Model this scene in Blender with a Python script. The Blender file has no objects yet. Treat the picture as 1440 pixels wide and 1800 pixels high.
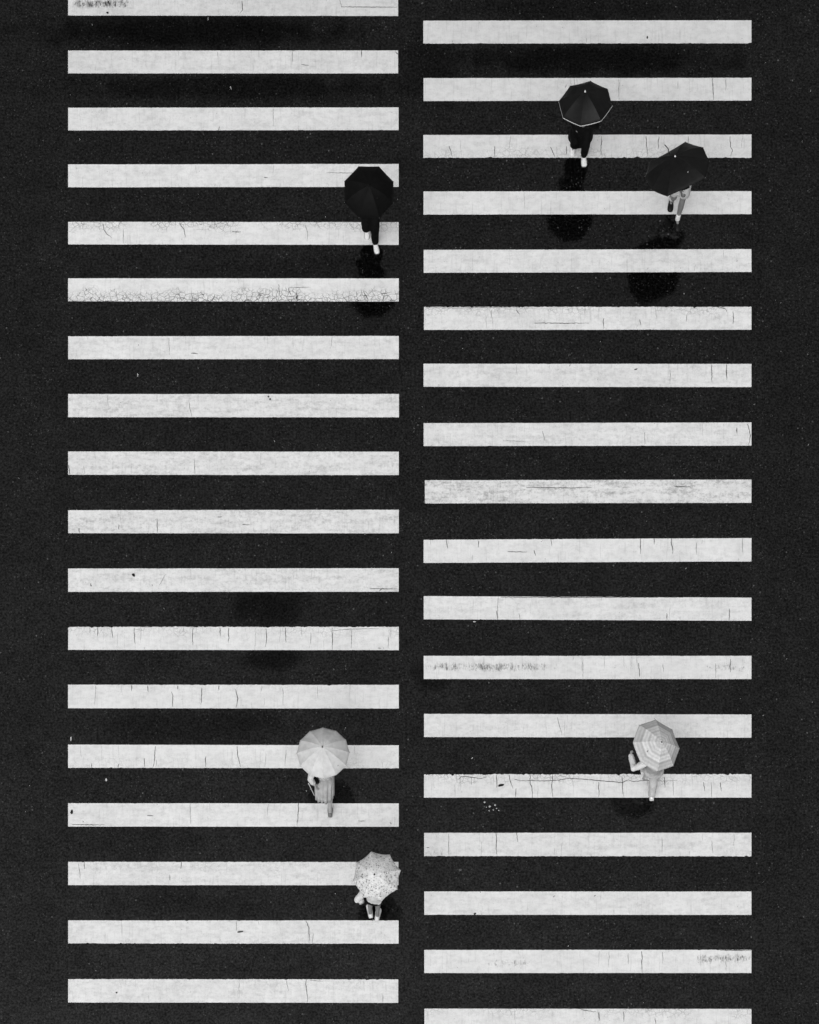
import bpy, bmesh, math, random
from mathutils import Vector, Matrix, noise

random.seed(7)
R = math.radians
scene = bpy.context.scene
col = scene.collection

# ------------------------------------------------------------------ camera
CAM_H = 36.5                      # lens height above the road (m)
CAM_Y = -14.0                     # the tower stands this far south of the picture's middle
cam_data = bpy.data.cameras.new('camera')
cam = bpy.data.objects.new('camera', cam_data)
col.objects.link(cam)
cam.location = (0, CAM_Y, CAM_H)
cam.rotation_euler = (0, 0, 0)
cam_data.sensor_fit = 'VERTICAL'
cam_data.sensor_height = 24.0
cam_data.sensor_width = 19.2
cam_data.lens = 24.0 * CAM_H / 18.0
cam_data.shift_y = -CAM_Y / 18.0  # rising front: verticals on the ground stay parallel, as in the photo
cam_data.clip_start = 0.5
cam_data.clip_end = 6000
scene.camera = cam

# ------------------------------------------------------------------ light
SUN_EL, SUN_AZ = 60.0, 200.0      # compass azimuth, clockwise from north (+Y)
world = bpy.data.worlds.new('World')
scene.world = world
world.use_nodes = True
wn = world.node_tree
wn.nodes.clear()
w_out = wn.nodes.new('ShaderNodeOutputWorld')
w_bg = wn.nodes.new('ShaderNodeBackground')
w_sky = wn.nodes.new('ShaderNodeTexSky')
w_sky.sky_type = 'NISHITA'
w_sky.sun_disc = False
w_sky.sun_elevation = R(SUN_EL)
w_sky.sun_rotation = R(SUN_AZ)
w_sky.air_density = 1.0
w_sky.dust_density = 4.0
w_bw = wn.nodes.new('ShaderNodeRGBToBW')   # black-and-white photograph, grey overcast
wn.links.new(w_sky.outputs[0], w_bw.inputs[0])
wn.links.new(w_bw.outputs[0], w_bg.inputs[0])
w_bg.inputs[1].default_value = 0.12
wn.links.new(w_bg.outputs[0], w_out.inputs[0])

sun_data = bpy.data.lights.new('sun', 'SUN')
sun_data.energy = 0.5
sun_data.angle = R(60)
sun = bpy.data.objects.new('sun', sun_data)
col.objects.link(sun)
az = R(SUN_AZ)
to_sun = Vector((math.sin(az) * math.cos(R(SUN_EL)), math.cos(az) * math.cos(R(SUN_EL)), math.sin(R(SUN_EL))))
sun.rotation_euler = to_sun.to_track_quat('Z', 'Y').to_euler()
sun.location = to_sun * 80

vs = scene.view_settings
vs.view_transform = 'Standard'
vs.look = 'None'
vs.exposure = 0.39
vs.gamma = 1.0
vs.use_curve_mapping = False

# ------------------------------------------------------------------ helpers
def P(px, py, z=0.0):
    """world point at height z seen at photo pixel (px, py)"""
    k = (CAM_H - z) / CAM_H
    return Vector(((px - 720) / 100.0 * k, CAM_Y + ((900 - py) / 100.0 - CAM_Y) * k, z))

def tag(o, label=None, cat=None, group=None, kind=None):
    if label: o['label'] = label
    if cat: o['category'] = cat
    if group: o['group'] = group
    if kind: o['kind'] = kind
    return o

def empty(name, loc, label=None, cat=None, group=None):
    o = bpy.data.objects.new(name, None)
    o.empty_display_size = 0.2
    o.location = loc
    col.objects.link(o)
    return tag(o, label, cat, group)

def link(name, me, mat, parent=None, smooth=True):
    me.materials.clear()
    if mat: me.materials.append(mat)
    if smooth:
        me.polygons.foreach_set('use_smooth', [True] * len(me.polygons))
    o = bpy.data.objects.new(name, me)
    col.objects.link(o)
    if parent: o.parent = parent
    return o

def bm_mesh(name, bm):
    bmesh.ops.recalc_face_normals(bm, faces=bm.faces)
    me = bpy.data.meshes.new(name)
    bm.to_mesh(me)
    bm.free()
    return me

# --------------------------------------------------------------- materials
class NT:
    def __init__(self, name):
        self.m = bpy.data.materials.new(name)
        self.m.use_nodes = True
        self.t = self.m.node_tree
        self.b = self.t.nodes['Principled BSDF']
    def n(self, typ, **kw):
        o = self.t.nodes.new(typ)
        for k, v in kw.items(): setattr(o, k, v)
        return o
    def put(self, sock, v):
        if isinstance(v, bpy.types.NodeSocket): self.t.links.new(v, sock)
        elif v is not None: sock.default_value = v
    def math(self, op, a, b=None, c=None, clamp=False):
        o = self.n('ShaderNodeMath', operation=op, use_clamp=clamp)
        self.put(o.inputs[0], a)
        if b is not None: self.put(o.inputs[1], b)
        if c is not None: self.put(o.inputs[2], c)
        return o.outputs[0]
    def ramp(self, v, a, b, x=0.0, y=1.0):
        o = self.n('ShaderNodeMapRange', interpolation_type='SMOOTHSTEP')
        self.put(o.inputs[0], v)
        o.inputs[1].default_value = a; o.inputs[2].default_value = b
        self.put(o.inputs[3], x); self.put(o.inputs[4], y)
        return o.outputs[0]
    def noise(self, vec, scale, detail=2.0, rough=0.5):
        o = self.n('ShaderNodeTexNoise')
        self.put(o.inputs['Vector'], vec)
        o.inputs['Scale'].default_value = scale
        o.inputs['Detail'].default_value = detail
        o.inputs['Roughness'].default_value = rough
        return o.outputs[0]
    def voro(self, vec, scale, feature='F1', out=0, rnd=1.0):
        o = self.n('ShaderNodeTexVoronoi', feature=feature)
        self.put(o.inputs['Vector'], vec)
        o.inputs['Scale'].default_value = scale
        o.inputs['Randomness'].default_value = rnd
        return o.outputs[out]
    def mapping(self, vec, sc, loc=(0, 0, 0)):
        o = self.n('ShaderNodeMapping')
        self.put(o.inputs[0], vec)
        o.inputs[1].default_value = loc
        o.inputs[3].default_value = sc
        return o.outputs[0]
    def pos(self):
        return self.n('ShaderNodeNewGeometry').outputs['Position']
    def xyz(self, v):
        o = self.n('ShaderNodeSeparateXYZ'); self.put(o.inputs[0], v)
        return o.outputs
    def grey(self, v):
        o = self.n('ShaderNodeCombineColor')
        for i in range(3): self.put(o.inputs[i], v)
        return o.outputs[0]
    def prop(self, name):
        o = self.n('ShaderNodeAttribute', attribute_type='OBJECT', attribute_name=name)
        return o.outputs['Fac']
    def bump(self, h, dist, strength=1.0):
        o = self.n('ShaderNodeBump')
        self.put(o.inputs['Height'], h)
        o.inputs['Distance'].default_value = dist
        o.inputs['Strength'].default_value = strength
        self.put(self.b.inputs['Normal'], o.outputs[0])
    def set(self, name, v): self.put(self.b.inputs[name], v)

def px_w(px): return (px - 720) / 100.0
def py_w(py): return (900 - py) / 100.0

def asphalt_mat():
    m = NT('wet_asphalt')
    p = m.pos()
    s = m.xyz(p)
    # oil stains and damp patches; top rows: a building's dark reflection painted in
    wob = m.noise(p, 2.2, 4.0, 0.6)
    stain_and_reflection = None
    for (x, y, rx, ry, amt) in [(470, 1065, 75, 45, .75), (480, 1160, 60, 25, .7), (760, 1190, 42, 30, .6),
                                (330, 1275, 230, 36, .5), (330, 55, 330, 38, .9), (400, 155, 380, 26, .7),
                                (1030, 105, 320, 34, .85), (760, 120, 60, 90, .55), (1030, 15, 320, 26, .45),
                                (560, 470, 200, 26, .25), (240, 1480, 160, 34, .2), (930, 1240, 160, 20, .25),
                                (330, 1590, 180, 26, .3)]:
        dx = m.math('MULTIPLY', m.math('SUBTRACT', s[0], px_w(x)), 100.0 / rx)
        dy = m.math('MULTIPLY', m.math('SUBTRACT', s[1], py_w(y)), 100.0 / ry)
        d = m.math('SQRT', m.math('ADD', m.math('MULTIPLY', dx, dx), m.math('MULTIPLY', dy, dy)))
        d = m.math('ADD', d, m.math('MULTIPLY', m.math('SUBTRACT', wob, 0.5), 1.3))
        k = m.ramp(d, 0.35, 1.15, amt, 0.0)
        stain_and_reflection = k if stain_and_reflection is None else m.math('MAXIMUM', stain_and_reflection, k)
    grain = m.noise(p, 55.0, 3.0, 0.7)
    coarse = m.noise(p, 9.0, 3.0, 0.6)
    wide = m.noise(p, 0.7, 3.0, 0.55)
    cell = m.voro(p, 34.0, 'F1', 1)
    cellv = m.xyz(cell)[0]
    dist = m.voro(p, 34.0, 'F1', 0)
    stone = m.math('MULTIPLY', m.ramp(cellv, 0.76, 1.0), m.ramp(dist, 0.22, 0.5, 1.0, 0.0))
    cell2 = m.xyz(m.voro(p, 17.0, 'F1', 1))[1]
    dist2 = m.voro(p, 17.0, 'F1', 0)
    splash = m.math('MULTIPLY', m.ramp(cell2, 0.965, 1.0), m.ramp(dist2, 0.10, 0.34, 1.0, 0.0))
    grit = m.noise(p, 26.0, 4.0, 0.75)
    base = m.math('MULTIPLY', m.ramp(grit, 0.42, 0.70), 0.0075)
    base = m.math('ADD', base, 0.0006)
    base = m.math('ADD', base, m.math('MULTIPLY', m.math('MULTIPLY', stone, m.ramp(m.noise(p, 1.9, 4.0, 0.65), 0.4, 0.62, 0.2, 1.4)), 0.034))
    base = m.math('ADD', base, m.math('MULTIPLY', splash, 0.09))
    keep = m.math('SUBTRACT', 1.0, m.math('MULTIPLY', stain_and_reflection, 0.75))
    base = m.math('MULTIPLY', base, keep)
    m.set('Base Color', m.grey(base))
    rough = m.math('ADD', 0.05, m.math('MULTIPLY', m.ramp(wide, 0.35, 0.65), 0.07))
    m.set('Roughness', rough)
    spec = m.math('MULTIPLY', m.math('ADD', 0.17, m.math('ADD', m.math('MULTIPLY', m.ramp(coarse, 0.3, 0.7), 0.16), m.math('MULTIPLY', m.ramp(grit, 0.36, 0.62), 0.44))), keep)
    spec = m.math('MULTIPLY', spec, m.ramp(m.noise(p, 3.2, 4.0, 0.65), 0.3, 0.7, 0.82, 1.12))
    spec = m.math('MULTIPLY', spec, m.ramp(wide, 0.3, 0.7, 0.92, 1.14))
    m.set('Specular IOR Level', spec)
    h = m.math('ADD', m.math('MULTIPLY', grain, 0.6), m.math('MULTIPLY', dist, 0.5))
    m.bump(h, 0.0004, 0.6)
    return m.m

def stripe_mat():
    m = NT('worn_road_paint')
    p = m.pos()
    uv = m.n('ShaderNodeUVMap', uv_map='UVMap').outputs[0]
    u, v, _ = m.xyz(uv)
    soft = m.noise(p, 1.6, 4.0, 0.6)
    blot = m.noise(m.mapping(p, (1.0, 1.6, 1.0)), 7.0, 5.0, 0.65)
    fine = m.noise(p, 70.0, 3.0, 0.7)
    brush = m.noise(m.mapping(p, (30.0, 2.2, 1.0)), 1.0, 3.0, 0.6)
    brush2 = m.noise(m.mapping(p, (1.6, 34.0, 1.0), (3, 8, 0)), 1.0, 3.0, 0.6)
    val = m.ramp(soft, 0.25, 0.75, 0.80, 0.90)
    val = m.math('MULTIPLY', val, m.ramp(blot, 0.3, 0.62, 0.86, 1.0))
    dirt = m.math('ADD', m.prop('dirt'), 0.15)
    blot2 = m.math('ADD', m.noise(m.mapping(p, (1.0, 1.3, 1.0), (9, 2, 0)), 13.0, 6.0, 0.8), m.math('MULTIPLY', m.math('SUBTRACT', m.noise(m.mapping(p, (0.5, 3.2, 1.0), (4, 9, 0)), 2.4, 3.0, 0.6), 0.5), 0.5))
    val = m.math('MULTIPLY', val, m.math('SUBTRACT', 1.0, m.math('MULTIPLY', dirt, m.ramp(blot2, 0.42, 0.78, 0.0, 0.42))))
    val = m.math('MULTIPLY', val, m.ramp(fine, 0.25, 0.5, 0.93, 1.0))
    val = m.math('MULTIPLY', val, m.math('MULTIPLY', m.ramp(brush, 0.26, 0.46, 0.84, 1.0), m.ramp(m.noise(m.mapping(p, (75.0, 3.0, 1.0), (2, 5, 0)), 1.0, 2.0, 0.6), 0.22, 0.45, 0.90, 1.0)))
    val = m.math('MULTIPLY', val, m.ramp(brush2, 0.22, 0.42, 0.95, 1.0))
    # pepper: grit pressed into the paint, gathered in loose patches
    pep = m.noise(m.mapping(p, (1.25, 0.8, 1.0), (7, 1, 0)), 62.0, 2.0, 0.8)
    gather = m.noise(m.mapping(p, (1.0, 2.0, 1.0), (3, 3, 0)), 2.6, 4.0, 0.7)
    thr = m.math('ADD', pep, m.math('MULTIPLY', m.math('SUBTRACT', gather, 0.5), 0.34))
    val = m.math('MULTIPLY', val, m.ramp(thr, 0.60, 0.78, 1.0, 0.62))
    # pin holes
    pin = m.math('MULTIPLY', m.ramp(m.xyz(m.voro(p, 13.0, 'F1', 1))[0], 0.93, 0.95),
                 m.ramp(m.voro(p, 13.0, 'F1', 0), 0.05, 0.11, 1.0, 0.0))
    val = m.math('MULTIPLY', val, m.math('SUBTRACT', 1.0, m.math('MULTIPLY', pin, 0.75)))
    # crazing: a crack network near the upper or the lower edge of a stripe
    warp = m.n('ShaderNodeVectorMath', operation='ADD')
    nz = m.n('ShaderNodeTexNoise'); m.put(nz.inputs['Vector'], p); nz.inputs['Scale'].default_value = 9.0
    sc = m.n('ShaderNodeVectorMath', operation='SCALE'); m.put(sc.inputs[0], nz.outputs['Color']); sc.inputs['Scale'].default_value = 0.07
    m.put(warp.inputs[0], p); m.put(warp.inputs[1], sc.outputs[0])
    e1 = m.voro(m.mapping(warp.outputs[0], (1.0, 1.25, 1.0)), 10.0, 'DISTANCE_TO_EDGE', 0)
    e2 = m.voro(m.mapping(warp.outputs[0], (1.0, 1.1, 1.0), (5, 3, 0)), 19.0, 'DISTANCE_TO_EDGE', 0)
    lines = m.math('MAXIMUM', m.ramp(e1, 0.012, 0.055, 1.0, 0.0), m.ramp(e2, 0.01, 0.05, 0.65, 0.0))
    area = m.noise(p, 1.9, 4.0, 0.7)
    patch = m.ramp(m.noise(m.mapping(p, (1, 1, 1), (4, 7, 0)), 1.3, 2.0, 0.6), 0.36, 0.6, 0.12, 1.0)
    gt = m.math('MULTIPLY', m.prop('craze_top'), m.ramp(m.math('ADD', v, m.math('MULTIPLY', m.math('SUBTRACT', area, .5), 1.5)), 0.45, 0.85))
    gb = m.math('MULTIPLY', m.prop('craze_low'), m.ramp(m.math('ADD', v, m.math('MULTIPLY', m.math('SUBTRACT', area, .5), 1.5)), 0.2, 0.65, 1.0, 0.0))
    craze = m.math('MULTIPLY', m.math('MULTIPLY', m.math('MAXIMUM', gt, gb), m.math('MAXIMUM', patch, m.math('MULTIPLY', m.math('SUBTRACT', m.prop('craze_low'), 0.6), 1.2))), lines)
    val = m.math('MULTIPLY', val, m.math('SUBTRACT', 1.0, m.math('MULTIPLY', craze, 0.8, clamp=True)))
    # scuffed bands where the paint has worn to the road
    for i in ('one', 'two'):
        sx, sw, sv, sa = (m.prop('scuff_%s_%s' % (q, i)) for q in ('x', 'width', 'height', 'amount'))
        dx = m.math('ABSOLUTE', m.math('DIVIDE', m.math('SUBTRACT', m.xyz(p)[0], sx), m.math('ADD', sw, 0.001)))
        dv = m.math('ABSOLUTE', m.math('MULTIPLY', m.math('SUBTRACT', v, sv), 2.7))
        mask = m.math('MULTIPLY', m.ramp(dx, 0.55, 1.0, 1.0, 0.0), m.ramp(dv, 0.1, 1.0, 1.0, 0.0))
        mask = m.math('MULTIPLY', mask, sa)
        sp = m.noise(m.mapping(p, (1.0, 0.5, 1.0)), 44.0, 3.0, 0.8)
        bl = m.noise(m.mapping(p, (1.6, 0.7, 1.0)), 6.0, 3.0, 0.7)
        t = m.math('ADD', sp, m.math('MULTIPLY', m.math('SUBTRACT', bl, 0.5), 0.9))
        t = m.math('ADD', t, m.math('MULTIPLY', m.math('SUBTRACT', mask, 1.0), 0.38))
        streak = m.noise(m.mapping(p, (42.0, 5.0, 1.0), (1, 6, 0)), 1.0, 3.0, 0.7)
        hole = m.math('MULTIPLY', m.ramp(t, 0.34, 0.68), m.ramp(streak, 0.34, 0.62, 0.25, 1.15))
        val = m.math('MULTIPLY', val, m.math('SUBTRACT', 1.0, m.math('MULTIPLY', m.math('MULTIPLY', hole, m.math('POWER', mask, 0.6)), 0.85, clamp=True)))
    val = m.math('MULTIPLY', val, m.math('SUBTRACT', 1.0, m.prop('row_darkening')))
    m.set('Base Color', m.grey(val))
    m.set('Roughness', 0.45)
    m.set('Specular IOR Level', 0.2)
    m.set('Coat Weight', 1.0)              # film of rain water over glass-beaded paint
    m.set('Coat IOR', 1.85)
    m.set('Coat Roughness', m.math('ADD', 0.04, m.math('MULTIPLY', fine, 0.08)))
    m.bump(m.math('ADD', m.math('MULTIPLY', fine, 0.5), m.math('MULTIPLY', craze, -1.0)), 0.0008, 0.5)
    return m.m

def plain(name, v, rough=0.7, spec=0.3, var=0.15, scale=25.0, bump=0.0):
    m = NT(name)
    tc = m.n('ShaderNodeTexCoord').outputs['Object']
    nz = m.noise(tc, scale, 3.0, 0.6)
    m.set('Base Color', m.grey(m.math('MULTIPLY', v, m.ramp(nz, 0.25, 0.75, 1.0 - var, 1.0 + var))))
    m.set('Roughness', rough)
    m.set('Specular IOR Level', spec)
    if bump: m.bump(m.noise(tc, scale * 0.5, 3.0), bump, 1.0)
    return m.m

def canopy_mat(kind):
    m = NT('canopy_' + kind)
    uv = m.n('ShaderNodeUVMap', uv_map='UVMap').outputs[0]
    u, v, _ = m.xyz(uv)                      # u across the panel, v from the tip (0) to the rim (1)
    tc = m.n('ShaderNodeTexCoord').outputs['Object']
    p = m.pos()
    rough, spec = 0.55, 0.25
    if kind == 'black':
        base = m.math('MULTIPLY', 0.0025, m.ramp(m.noise(p, 14.0, 4.0), 0.3, 0.7, 0.7, 1.3))
        rough, spec = 0.6, 0.10
    elif kind == 'charcoal':
        base = m.math('MULTIPLY', 0.0042, m.ramp(m.noise(p, 14.0, 4.0), 0.3, 0.7, 0.7, 1.3))
        rough, spec = 0.45, 0.20
    elif kind == 'plain_pale':
        edge = m.math('ABSOLUTE', m.math('SUBTRACT', u, 0.5))
        seam = m.math('MULTIPLY', m.ramp(edge, 0.465, 0.5), m.ramp(m.noise(p, 12.0), 0.35, 0.6, 0.1, 1.0))
        base = m.ramp(m.noise(p, 9.0, 4.0, 0.6), 0.3, 0.7, 0.54, 0.66)
        base = m.math('MULTIPLY', base, m.math('SUBTRACT', 1.0, m.math('MULTIPLY', seam, 0.12)))
        base = m.math('MULTIPLY', base, m.ramp(v, 0.01, 0.06, 0.35, 1.0))
    elif kind == 'ringed':
        w = m.math('SINE', m.math('MULTIPLY', v, 48.0))
        w2 = m.math('SINE', m.math('ADD', m.math('MULTIPLY', v, 21.0), 1.0))
        base = m.math('ADD', 0.62, m.math('MULTIPLY', w, 0.065))
        base = m.math('ADD', base, m.math('MULTIPLY', w2, 0.05))
        base = m.math('MULTIPLY', base, m.ramp(v, 0.70, 0.74, 1.0, 0.80))
        base = m.math('MULTIPLY', base, m.ramp(m.noise(p, 22.0, 4.0, 0.7), 0.3, 0.65, 0.86, 1.05))
    else:                                    # flowers: small dark blossoms on white
        base = m.ramp(m.noise(p, 10.0, 4.0), 0.3, 0.7, 0.70, 0.82)
        base = m.math('MULTIPLY', base, m.ramp(m.noise(p, 24.0, 4.0, 0.7), 0.36, 0.56, m.ramp(v, .15, .6, .95, .72), 1.0))
        for sc, lo, rad, dk in ((24.0, 0.45, 0.40, 0.68), (46.0, 0.45, 0.42, 0.55), (13.0, 0.58, 0.30, 0.6)):
            c = m.xyz(m.voro(p, sc, 'F1', 1))[0]
            d = m.math('ADD', m.voro(p, sc, 'F1', 0), m.math('MULTIPLY', m.math('SUBTRACT', m.noise(p, 90.0), 0.5), 0.35))
            k = m.math('MULTIPLY', m.ramp(c, lo, lo + 0.1), m.ramp(d, rad * 0.5, rad, 1.0, 0.0))
            k = m.math('MULTIPLY', k, m.ramp(v, 0.12, 0.5, 0.55, 1.0))
            base = m.math('MULTIPLY', base, m.math('SUBTRACT', 1.0, m.math('MULTIPLY', k, dk)))
    m.set('Base Color', m.grey(base))
    m.set('Roughness', rough)
    m.set('Specular IOR Level', spec)
    m.bump(m.noise(p, 18.0, 3.0), 0.004, 0.5)
    return m.m

M = {
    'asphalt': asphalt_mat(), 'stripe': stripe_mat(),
    'crack': plain('crack_grime', 0.045, 0.6, 0.2, 0.4, 30.0),
    'hairline': plain('hairline_grime', 0.20, 0.6, 0.2, 0.4, 30.0),
    'skin': plain('skin', 0.36, 0.5, 0.4, 0.08, 12.0),
    'tanned_skin': plain('tanned_skin', 0.17, 0.5, 0.4, 0.12, 12.0),
    'hair': plain('black_hair', 0.010, 0.4, 0.4, 0.3, 60.0),
    'black_cloth': plain('black_cloth', 0.0045, 0.85, 0.08, 0.4, 9.0, 0.01),
    'white_cloth': plain('white_cloth', 0.66, 0.8, 0.2, 0.10, 9.0, 0.012),
    'pale_cloth': plain('pale_grey_cloth', 0.46, 0.8, 0.2, 0.14, 9.0, 0.014),
    'pleat_cloth': plain('pleated_cloth', 0.40, 0.8, 0.2, 0.16, 9.0, 0.012),
    'grey_cloth': plain('mid_grey_cloth', 0.26, 0.8, 0.2, 0.22, 9.0, 0.014),
    'mid_cloth': plain('soft_grey_cloth', 0.36, 0.8, 0.2, 0.22, 9.0, 0.014),
    'white_shoe': plain('white_shoe', 0.74, 0.5, 0.4, 0.06),
    'black_shoe': plain('black_shoe', 0.006, 0.5, 0.2, 0.2),
    'grey_shoe': plain('grey_sandal', 0.18, 0.6, 0.2, 0.2),
    'sole': plain('pale_sole', 0.6, 0.6, 0.2, 0.1),
    'metal': plain('umbrella_metal', 0.10, 0.35, 0.5, 0.1),
    'bright_metal': plain('bright_metal', 0.80, 0.3, 0.6, 0.05),
    'dark_plastic': plain('dark_plastic', 0.006, 0.6, 0.15, 0.1),
    'trim': plain('reflective_trim', 0.55, 0.5, 0.3, 0.1),
    'litter_dark': plain('dark_litter', 0.012, 0.7, 0.2, 0.5),
    'litter_grey': plain('grey_litter', 0.09, 0.7, 0.2, 0.5),
    'litter_pale': plain('pale_litter', 0.55, 0.6, 0.2, 0.2),
    'black': canopy_mat('black'), 'charcoal': canopy_mat('charcoal'),
    'plain_pale': canopy_mat('plain_pale'), 'ringed': canopy_mat('ringed'), 'flowers': canopy_mat('flowers'),
}

# ------------------------------------------------------------------ ground
me = bpy.data.meshes.new('road')
G = 2500.0
me.from_pydata([(-G, -G, 0), (G, -G, 0), (G, G, 0), (-G, G, 0)], [], [(0, 1, 2, 3)])
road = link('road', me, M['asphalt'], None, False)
tag(road, kind='structure')

# ---------------------------------------------------------- zebra stripes
# one stripe: left end x, right end x, top y at left / right, bottom y at left / right (photo pixels), wear
L_STRIPES = [
    (120, 700.0, -12.5, -12, 27.4, 28.3, dict(scuff=(178, 68, .52, 1.2), dirt=.3)),
    (120, 700.0, 89.2, 89.0, 129.2, 129.2, dict(dirt=.3)),
    (120, 700.8, 189.6, 189.1, 229.4, 228.9, dict(dirt=.3)),
    (120, 701.0, 289.3, 288.4, 329.4, 328.5, dict(dirt=.3)),
    (120, 701.0, 390.0, 390.7, 429.7, 430.6, dict(craze_top=.85)),
    (120, 701.2, 489.4, 489.6, 529.8, 530.2, dict(craze_low=1.25)),
    (120, 701.2, 591.4, 590.7, 631.5, 631.3, dict(dirt=.35)),
    (120, 701.5, 692.9, 692.7, 733.5, 733.7, dict(dirt=.75)),
    (120, 701.2, 793.8, 794.2, 834.6, 835.3, dict(dirt=.75)),
    (120, 701.2, 897.0, 896.2, 937.5, 937.5, dict(dirt=.9)),
    (120, 701.0, 999.6, 998.9, 1040.5, 1040.3, dict(dirt=.65)),
    (120, 701.2, 1102.1, 1101.9, 1142.5, 1143.0, dict(craze_top=.45, rough_top=1.0, vcracks=26)),
    (120, 701.2, 1203.7, 1204.0, 1245.0, 1245.6, dict(rough_top=.5, vcracks=14, craze_top=.2)),
    (120, 701.2, 1309.0, 1310.2, 1349.8, 1350.6, dict(rough_low=.6, vcracks=16, craze_low=.25)),
    (120, 701.2, 1412.0, 1412.3, 1453.0, 1453.4, dict(scuff=(250, 170, .47, .35), vcracks=5, dirt=.3)),
    (120, 700.5, 1515.0, 1515.2, 1556.0, 1556.1, dict(rough_top=.6, craze_top=.3, vcracks=8, dirt=.5)),
    (120, 700.8, 1618.0, 1618.0, 1658.4, 1658.8, dict(rough_low=.6, rough_top=.4, vcracks=10, dirt=.4)),
    (120, 700.2, 1721.1, 1721.6, 1762.2, 1762.9, dict(rough_top=.5, vcracks=6, craze_top=.25, dirt=.4)),
]
R_STRIPES = [
    (744.2, 1321, 36.6, 35.9, 76.7, 76.3, dict(rough_low=.6)),
    (744.6, 1321, 137.6, 137.0, 177.8, 176.8, dict(vcracks=6)),
    (744.4, 1321, 237.5, 236.8, 277.4, 277.4, dict(craze_low=.5, rough_low=.8, vcracks=14)),
    (744.6, 1321, 336.7, 336.2, 377.3, 376.6, dict()),
    (745.0, 1321, 439.4, 438.2, 479.6, 478.2, dict(dirt=.35)),
    (745.3, 1321, 539.8, 539.5, 579.9, 579.7, dict(craze_top=.5, rough_top=.9, vcracks=10, dirt=.3)),
    (744.6, 1321, 639.6, 639.9, 680.0, 680.5, dict(dirt=.5, vcracks=7)),
    (744.8, 1321, 744.0, 742.8, 784.4, 783.4, dict(dirt=.5)),
    (747.0, 1321, 844.4, 843.2, 885.0, 884.0, dict(dirt=1.35)),
    (744.8, 1321, 949.0, 945.9, 989.6, 987.0, dict(vcracks=12, rough_top=.3)),
    (745.0, 1321, 1047.9, 1050.7, 1088.7, 1091.3, dict(dirt=.4, vcracks=4)),
    (745.0, 1321, 1153.0, 1153.0, 1193.8, 1193.8, dict(scuff=(862, 150, .52, 1.0), scuff2=(1278, 50, .5, .75), vcracks=14)),
    (745.4, 1321, 1255.0, 1256.0, 1295.6, 1296.8, dict(dirt=.3, vcracks=3)),
    (745.5, 1321, 1361.3, 1361.0, 1402.1, 1402.2, dict(craze_top=.7, rough_top=1.6, vcracks=16)),
    (745.6, 1321, 1464.0, 1464.0, 1505.0, 1505.3, dict(rough_low=.7, vcracks=12, dirt=.4, scuff=(775, 40, .15, .6))),
    (746.0, 1321, 1567.1, 1567.2, 1608.2, 1608.3, dict(dirt=.3)),
    (746.0, 1321, 1669.7, 1669.7, 1710.5, 1710.5, dict(scuff=(1272, 62, .62, 1.0), scuff2=(892, 46, .42, .8), vcracks=8, rough_top=.4)),
    (746.2, 1321, 1773.0, 1773.5, 1814.0, 1814.5, dict(craze_top=.5, vcracks=6)),
]
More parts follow.
